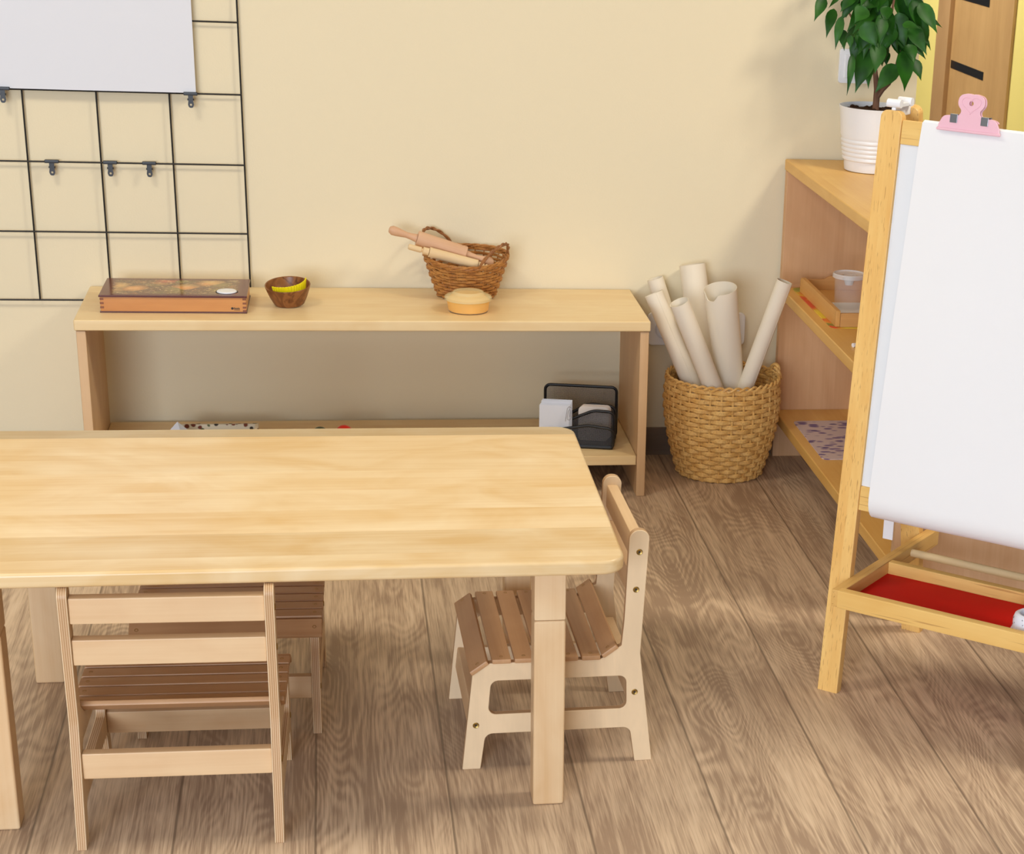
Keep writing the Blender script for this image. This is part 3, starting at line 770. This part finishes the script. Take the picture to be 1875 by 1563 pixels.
leaves = [(1.589, -0.15, 1.077, 1.568, -0.165, 1.031, 0.026), (1.618, -0.13, 1.052, 1.601, -0.148, 0.996, 0.025), (1.625, -0.136, 1.074, 1.601, -0.155, 1.056, 0.01), (1.613, -0.222, 1.044, 1.602, -0.231, 0.981, 0.02), (1.646, -0.112, 1.007, 1.648, -0.125, 0.967, 0.021), (1.653, -0.117, 1.073, 1.649, -0.119, 1.036, 0.032), (1.649, -0.169, 1.001, 1.65, -0.174, 0.974, 0.015), (1.667, -0.16, 1.006, 1.668, -0.171, 0.972, 0.018), (1.666, -0.223, 1.064, 1.643, -0.228, 1.034, 0.036), (1.721, -0.191, 1.066, 1.714, -0.21, 1.034, 0.028), (1.783, -0.133, 1.073, 1.832, -0.136, 1.053, 0.032), (1.763, -0.129, 1.047, 1.822, -0.132, 1.028, 0.041), (1.814, -0.151, 1.045, 1.857, -0.153, 1.024, 0.016), (1.749, -0.225, 1.032, 1.782, -0.242, 1.026, 0.02), (1.803, -0.2, 1.009, 1.822, -0.204, 0.98, 0.011), (1.789, -0.107, 1.002, 1.833, -0.125, 0.955, 0.029), (1.774, -0.19, 0.988, 1.785, -0.21, 0.952, 0.032), (1.696, -0.16, 0.97, 1.669, -0.174, 0.887, 0.044), (1.648, -0.2, 0.965, 1.637, -0.219, 0.886, 0.017), (1.706, -0.142, 0.965, 1.7, -0.161, 0.894, 0.032), (1.747, -0.118, 0.964, 1.748, -0.124, 0.936, 0.02), (1.756, -0.182, 0.943, 1.713, -0.185, 0.887, 0.039), (1.757, -0.208, 0.975, 1.768, -0.209, 0.896, 0.045), (1.787, -0.189, 0.956, 1.806, -0.201, 0.916, 0.029), (1.662, -0.225, 1.034, 1.691, -0.238, 0.987, 0.043), (1.732, -0.184, 1.026, 1.72, -0.191, 0.973, 0.047), (1.72, -0.127, 1.046, 1.704, -0.136, 1.002, 0.04), (1.697, -0.187, 1.084, 1.667, -0.197, 1.059, 0.036), (1.667, -0.14, 1.082, 1.655, -0.142, 1.06, 0.03), (1.762, -0.108, 1.086, 1.791, -0.108, 1.062, 0.037)]
rl = random.Random(11)
for k in range(70):       # rest of the crown, behind and above
    a = rl.uniform(0, 2*pi); rad = rl.uniform(.01, .095); z = rl.uniform(.985, 1.20)
    rad *= 1.0 if z > 1.02 else .55
    x, y = 1.722+rad*math.cos(a), -.155+rad*.85*math.sin(a)
    y = min(y, -.085)
    Lf = rl.uniform(.045, .075); sp_ = rl.uniform(.2, .75)
    leaves.append((x, y, z, x+Lf*sp_*math.cos(a), min(y+Lf*sp_*.7*math.sin(a), -.05), z-Lf*math.sqrt(1-sp_*sp_*.8), rl.uniform(.026, .042)))
fm = MB(); pet = MB()
camdir = Vector((-.25, -.95, .2)).normalized()
for (x0, y0, z0, x1, y1, z1, w) in leaves:
    B0 = Vector(W(x0, y0, z0)); T0 = Vector(W(x1, y1, z1)); dv = (T0-B0)*1.1; L = dv.length; dn = dv.normalized()
    nrm = (camdir+Vector((rl.uniform(-.45, .45), rl.uniform(-.2, .2), rl.uniform(0, .6)))).normalized()
    sd = dn.cross(nrm).normalized(); nn = sd.cross(dn).normalized()
    ws = [0, .60, .94, 1.0, .86, .58, .27, .10, 0]; ts = [0, .08, .20, .34, .50, .65, .80, .91, 1.0]
    rowL, rowM, rowR = [], [], []
    for t, q in zip(ts, ws):
        arch = nn*(L*.10*math.sin(pi*t))
        c = B0+dv*t+arch
        hw = w*.5*q+.0002
        rowM.append(c-nn*hw*.22); rowL.append(c+sd*hw+nn*hw*.12); rowR.append(c-sd*hw+nn*hw*.12)
    fm.grid([rowL, rowM, rowR])
    ctr = Vector((rl.uniform(-.03, .03), 0, B0.z+.012))
    pet.tube([B0, B0+(ctr-B0)*.25+Vector((0, 0, .006)), B0+(ctr-B0)*.5+Vector((0, 0, .004))], .0009, 5)
fm.build('foliage', M['leaf'], pt, ang=1.2)

# ---------------------------------------------------------------- children's easel
AZ = -.7095; PW = .0388; HE = .9931; LEAN = .0952; BK = .3506; EW = .53; PD = .018
ea = empty('easel', (1.3422, -1.4211, 0), 'wooden children\'s easel with a red tray and white paper, at right', 'easel', rz=AZ)
ph = math.atan2(LEAN, HE); LN = math.hypot(LEAN, HE)
F = Matrix.Rotation(-ph, 4, 'X')                         # front frame leans back
KB = BK-(LEAN+.062)
ph2 = math.atan2(KB, HE); LN2 = math.hypot(KB, HE)
Bm = Matrix.Translation((0, BK, 0)) @ Matrix.Rotation(ph2, 4, 'X')      # rear frame leans forward
def post(x0, Mx, ln, foot):
    mb = MB(); mb.prism([rpoly([(x0, 0, 0), (x0+PW, 0, 0), (x0+PW, ln, .012), (x0, ln, .012)], 5)], 0, PD, 'y', .0022, 2, Mx); return mb
def flat_feet(mb):
    for v in mb.bm.verts:
        if v.co.z < .004: v.co.z = 0.0
    return mb
flat_feet(post(0, F, LN, 0)).build('front_post', M['pine'], ea)
flat_feet(post(EW-PW, F, LN, 0)).build('front_post', M['pine'], ea)
flat_feet(post(0, Bm, LN2, 0)).build('rear_post', M['pine'], ea)
flat_feet(post(EW-PW, Bm, LN2, 0)).build('rear_post', M['pine'], ea)
MB().box(PW, EW-PW, .002, .016, .946, .9845, .002, 2, F).build('top_rail', M['pine_x'], ea)
MB().box(PW, EW-PW, .002, .016, .334, .3765, .002, 2, F).build('lower_rail', M['pine_x'], ea)
MB().box(PW, EW-PW, .006, .011, .3765, .946, 0, 1, F).build('whiteboard', M['whiteboard'], ea)
MB().box(PW, EW-PW, .002, .016, .946, .982, .002, 2, Bm).build('rear_top_rail', M['pine_x'], ea)
MB().box(PW, EW-PW, .002, .016, .36, .40, .002, 2, Bm).build('rear_lower_rail', M['pine_x'], ea)
MB().box(PW, EW-PW, .006, .011, .40, .946, 0, 1, Bm).build('chalkboard', M['black'], ea)
# plastic hinge across the two frames
def hinge(x):
    h = MB(); zt_ = .993
    h.box(x-.004, x+.004, LEAN+.004, LEAN+.078, zt_-.012, zt_+.004, .002)
    for yy in (LEAN+.008, LEAN+.050): h.tube([(x-.012, yy, zt_+.010), (x+.012, yy, zt_+.010)], 0.0068, 16)
    h.box(x-.010, x+.010, LEAN+.008, LEAN+.050, zt_+.004, zt_+.010, .001)
    return h
hinge(.020).build('hinge', M['white_plastic'], ea)
hinge(EW-.020).build('hinge', M['white_plastic'], ea)
# tray
ZT, KF, HR = .2129, .0491, .0309
YB = .3560
MB().box(PW, PW+.020, -KF, YB, ZT-HR, ZT, .0018).build('tray_side', M['pine_y'], ea)
MB().box(EW-PW-.020, EW-PW, -KF, YB, ZT-HR, ZT, .0018).build('tray_side', M['pine_y'], ea)
MB().box(PW+.0115, EW-PW-.0115, -KF-.001, -KF+.017, ZT-HR-.001, ZT+.0005, .0022).build('tray_front', M['pine_x'], ea)
MB().box(PW+.020, EW-PW-.020, .1345, .1505, ZT-HR, ZT-.0005, .0018).build('tray_back', M['pine_x'], ea)
MB().box(PW+.018, EW-PW-.018, -KF+.015, .137, ZT-HR+.004, ZT-HR+.0085, 0).build('tray_bottom', M['red'], ea)
MB().rod((PW+.012, .236, ZT-.0125), (EW-PW-.012, .236, ZT-.0125), .0072, 20).build('paper_dowel', M['dowel'], ea)
MB().rod((PW-.001, .026, ZT-.008), (PW+.004, .026, ZT-.008), .004, 12).build('peg', M['dowel'], ea)
MB().box(.0250, .0445, .176, .1775, .238, .44, .0004, 1).build('brace_strap', M['white_plastic'], ea)

# paper on the easel: up over the top rail, down the front, curled back at the foot
prof = [(.030, .972), (.020, .9875), (.006, .9885), (-.0025, .984), (-.006, .94), (-.010, .80), (-.014, .65), (-.016, .52), (-.016, .42), (-.0155, .362)]
for k in range(1, 9):
    a = k/8*2.5
    prof.append((-.0155+.030*(1-math.cos(a)), .362-.030*math.sin(a)*1.25))
rows = []
NX = 16
for j, (yy, uu) in enumerate(prof):
    row = []
    f = min(1, max(0, (.985-uu)/.62))
    xl = .0765-.0125*f
    for i in range(NX+1):
        x = xl+(EW-.058-xl)*i/NX
        row.append((x, yy-.002*math.sin(i*.5)*f, uu))
    rows.append(row)
pm = MB().grid(rows, F); pm.solid(.0005)
pp = pm.build('easel_paper', M['paper'], loc=(1.3422, -1.4211, 0), rot=(0, 0, AZ), ang=1.2)
tag(pp, 'large blank white paper hanging on the easel, clipped at its top', 'paper')

# pink plastic clip
half = [(-.0545, 0, .001), (-.0545, .004, .001), (-.0525, .006, .001), (-.0525, .010, .004), (-.046, .0225, .010), (-.0375, .0245, .008), (-.0190, .0250, .007), (-.0150, .0330, .006), (-.0235, .0420, .012), (-.0215, .0570, .013), (-.006, .0605, .010), (0, .0590, .004)]
out = half+[(-x, z, r) for x, z, r in reversed(half[:-1])]
outline = rpoly(out, 5)
hole = [(.0036*math.cos(k*pi/7)*(1.0), .0455+.0036*math.sin(k*pi/7)) for k in range(14)]
pk = empty('bag_clip', (0, 0, 0), 'pink plastic clip with two metal springs on top of the easel paper', 'clip')
pk.parent = None
Mw = Matrix.Translation((1.3422, -1.4211, 0)) @ Matrix.Rotation(AZ, 4, 'Z') @ F
pk.matrix_world = Mw @ Matrix.Translation((.1600, 0, .9765))
MB().prism([outline, hole], -.0105, -.0065, 'y', .0010, 2).build('front_jaw', M['pink'], pk)
rear = [p for p in outline if p[1] > .0135]
MB().prism([rear, hole], -.0022, .0012, 'y', .0008, 2).build('rear_jaw', M['pink'], pk)
MB().box(-.0545, .0545, -.0128, -.0100, .0008, .0042, .001).build('jaw_ridge', M['pink'], pk)
hr_ = []
for k in range(40):
    a = 2*pi*k/40
    hx = .0155*math.sin(a)**3*1.05; hz = .0135*(.8125*math.cos(a)-.3125*math.cos(2*a)-.125*math.cos(3*a)-.0625*math.cos(4*a))
    hr_.append((hx, -.0104, .0440+hz*1.05))
MB().tube(hr_, .0010, 6, True).build('heart_ridge', M['pink'], pk)
MB().box(-.010, .010, -.0070, -.0020, .0290, .0325, .001).build('pivot', M['pink'], pk)
for sx in (-.0265, .0265):
    mb = MB()
    mb.box(sx-.0063, sx+.0063, -.0122, -.0104, .0135, .0270, .0005)
    mb.box(sx-.0063, sx+.0063, -.0122, .0032, .0258, .0272, .0005)
    mb.box(sx-.0063, sx+.0063, .0016, .0032, .0150, .0270, .0005)
    mb.build('metal_spring', M['steel'], pk)
# printed cup in the tray
cupc = Vector((1.3422, -1.4211, 0))+(Matrix.Rotation(AZ, 3, 'Z') @ Vector((.3790, .018, 0)))
cz = ZT-HR+.0088
pcu = empty('printed_cup', (cupc.x, cupc.y, cz), 'white cup with small dark print in the red tray, at the photo edge', 'cup')
MB().lathe([(0, 0), (.036, 0), (.0365, .002), (.0325, .012), (.0325, .026), (.0300, .033), (.0250, .036), (.0215, .035), (.0215, .028), (0, .026)], seg=36).build('cup_wall', M['cup_print'], pcu)
MB().lathe([(0, .0290), (.012, .0290), (.0210, .0280), (0, .0270)], seg=30).build('cup_inside', M['grey_paper'], pcu)

# ---------------------------------------------------------------- table
TX0, TX1, TY0, TY1, TZ, TT = -.075, .9292, -1.182, -1.872, .4165, .0222
TCX, TCY = (TX0+TX1)/2, (TY0+TY1)/2
tb = empty('kids_table', (TCX, TCY, 0), 'low rectangular maple children\'s table in the foreground', 'table', rz=-.0026)
hx, hy = (TX1-TX0)/2, (TY0-TY1)/2
MB().prism([rrect(-hx, hx, -hy, hy, .036, 10)], TZ-TT, TZ, 'z', .0055, 4).build('tabletop', M['table'], tb)
LWD = .0470
for lx in (.012, .849-LWD):
    for ly in (-1.8167, -1.2819):
        x, y = lx-TCX, ly-TCY
        l = MB().box(-LWD/2, LWD/2, -LWD/2, LWD/2, .304, TZ-TT-.0002, .0030, 2).build('leg', M['table_leg'], tb, (x+LWD/2, y+LWD/2, 0))
        MB().box(-LWD/2, LWD/2, -LWD/2, LWD/2, 0, .3035, .0038, 3).build('leg_extension', M['table_leg'], l)

# ---------------------------------------------------------------- chairs
CW, CD, CT = .2881, .3036, .0132
ch = empty('kids_chair', (0, 0, 0), '', 'chair', group='slatted children\'s chairs around the table')
y0 = -CD/2
outer = rpoly([(0, 0, 0), (.0285, 0, 0), (.0365, .0605, .013), (.2665, .0605, .013), (.2755, 0, 0), (.3036, 0, 0), (.2800, .188, .04), (.2900, .3935, .0145), (.2590, .3935, .0145), (.2535, .244, .06), (.2500, .2015, .006), (.2455, .2000, .002), (.2221, .1835, .002), (.2170, .1808, 0), (.0430, .1808, .004), (.0166, .1625, .003)], 7)
wind = rpoly([(.0405, .0934, .012), (.2605, .0938, .012), (.2588, .1505, .012), (.0455, .1510, .012)], 6)
for k in range(2):
    p = MB().prism([[(a+y0, z) for a, z in outer], [(a+y0, z) for a, z in wind]], 0, CT, 'x', .0008, 1).build('side_panel', M['ply'], ch, (-CW/2 if k == 0 else CW/2-CT, 0, 0))
    for (a, z) in ((.2742, .358), (.2705, .296), (.2726, .1217), (.0215, .0762)):
        X = -.0002 if k == 0 else CT+.0002
        sgn = -1 if k == 0 else 1
        Rm = Matrix.Translation((X, a+y0, z)) @ Matrix.Rotation(sgn*pi/2, 4, 'Y')
        s_ = MB().lathe([(.0048, -.0015), (.0050, .0004), (.0043, .0009), (.0022, .0002), (0, .0002)], seg=20, mat=Rm).build('screw', M['brass'], p)
        MB().lathe([(.0019, .0004), (0, .0004)], seg=6, mat=Rm).build('screw_recess', M['dark'], p)
OV = .0055
def slat(Mx, w):
    s_ = MB().box(-CW/2-OV, CW/2+OV, 0, w, 0, .0082, .0022, 2, Mx).build('slat', M['slat'], ch)
    for sx in (-1, 1):
        MB().lathe([(.0030, .0), (.0030, .0003), (.0012, -.0003), (0, -.0003)], (sx*(CW/2-CT/2), w/2, .0082), 12, Mx).build('slat_screw', M['brass'], s_)
def tilt(a0, z0, a1, z1):
    return Matrix.Translation((0, a0+y0, z0)) @ Matrix.Rotation(math.atan2(z1-z0, a1-a0), 4, 'X')
slat(tilt(.0156, .1622, .0425, .1813), .033)
for k in range(5): slat(Matrix.Translation((0, .0465+.03497*k+y0, .1810)), .0298)
slat(tilt(.2216, .1832, .2455, .2003), .0288)
def rail(nm, a0, a1, z0, z1, lean=0):
    Mx = Matrix.Translation((0, (a0+a1)/2+y0, (z0+z1)/2)) @ Matrix.Rotation(lean, 4, 'X')
    MB().box(-CW/2+CT, CW/2-CT, -(a1-a0)/2, (a1-a0)/2, -(z1-z0)/2, (z1-z0)/2, .0024, 2, Mx).build(nm, M['rail'], ch)
rail('back_rail', .264, .2825, .3395, .3785, -.03)
rail('back_rail', .262, .2805, .2770, .3160, -.03)
rail('rear_stretcher', .2625, .2810, .1020, .1415, .02)
rail('front_stretcher', .0130, .0315, .0575, .0955, -.10)
# three chairs
def chair_at(ox_, oy_, a): return (ox_, oy_, 0), a
a1, x1, y1 = .0192, .7030, -1.6828
depth = Vector((math.cos(a1), math.sin(a1))); wid = Vector((-math.sin(a1), math.cos(a1)))
c = Vector((x1, y1))+depth*CD/2+wid*CW/2
ch.location = (c.x, c.y, 0); ch.rotation_euler = (0, 0, a1-pi/2)
ch['label'] = 'slatted wooden child chair pushed in sideways at the table\'s right end'
a2, x2, y2 = -.025, .4858, -1.526
depth = Vector((-math.sin(a2), math.cos(a2))); wid = Vector((-math.cos(a2), -math.sin(a2)))
c = Vector((x2, y2))+depth*CD/2+wid*CW/2
dup(ch, (c.x, c.y, 0), a2, 'slatted wooden child chair at the far side, mostly hidden beneath the tabletop')
a3, x3, y3 = -.0259, .4324, -1.8973
depth = Vector((-math.sin(a3), math.cos(a3))); wid = Vector((-math.cos(a3), -math.sin(a3)))
c = Vector((x3, y3))+depth*CD/2+wid*CW/2
dup(ch, (c.x, c.y, 0), a3+pi, 'slatted wooden child chair in front, its back towards the camera')
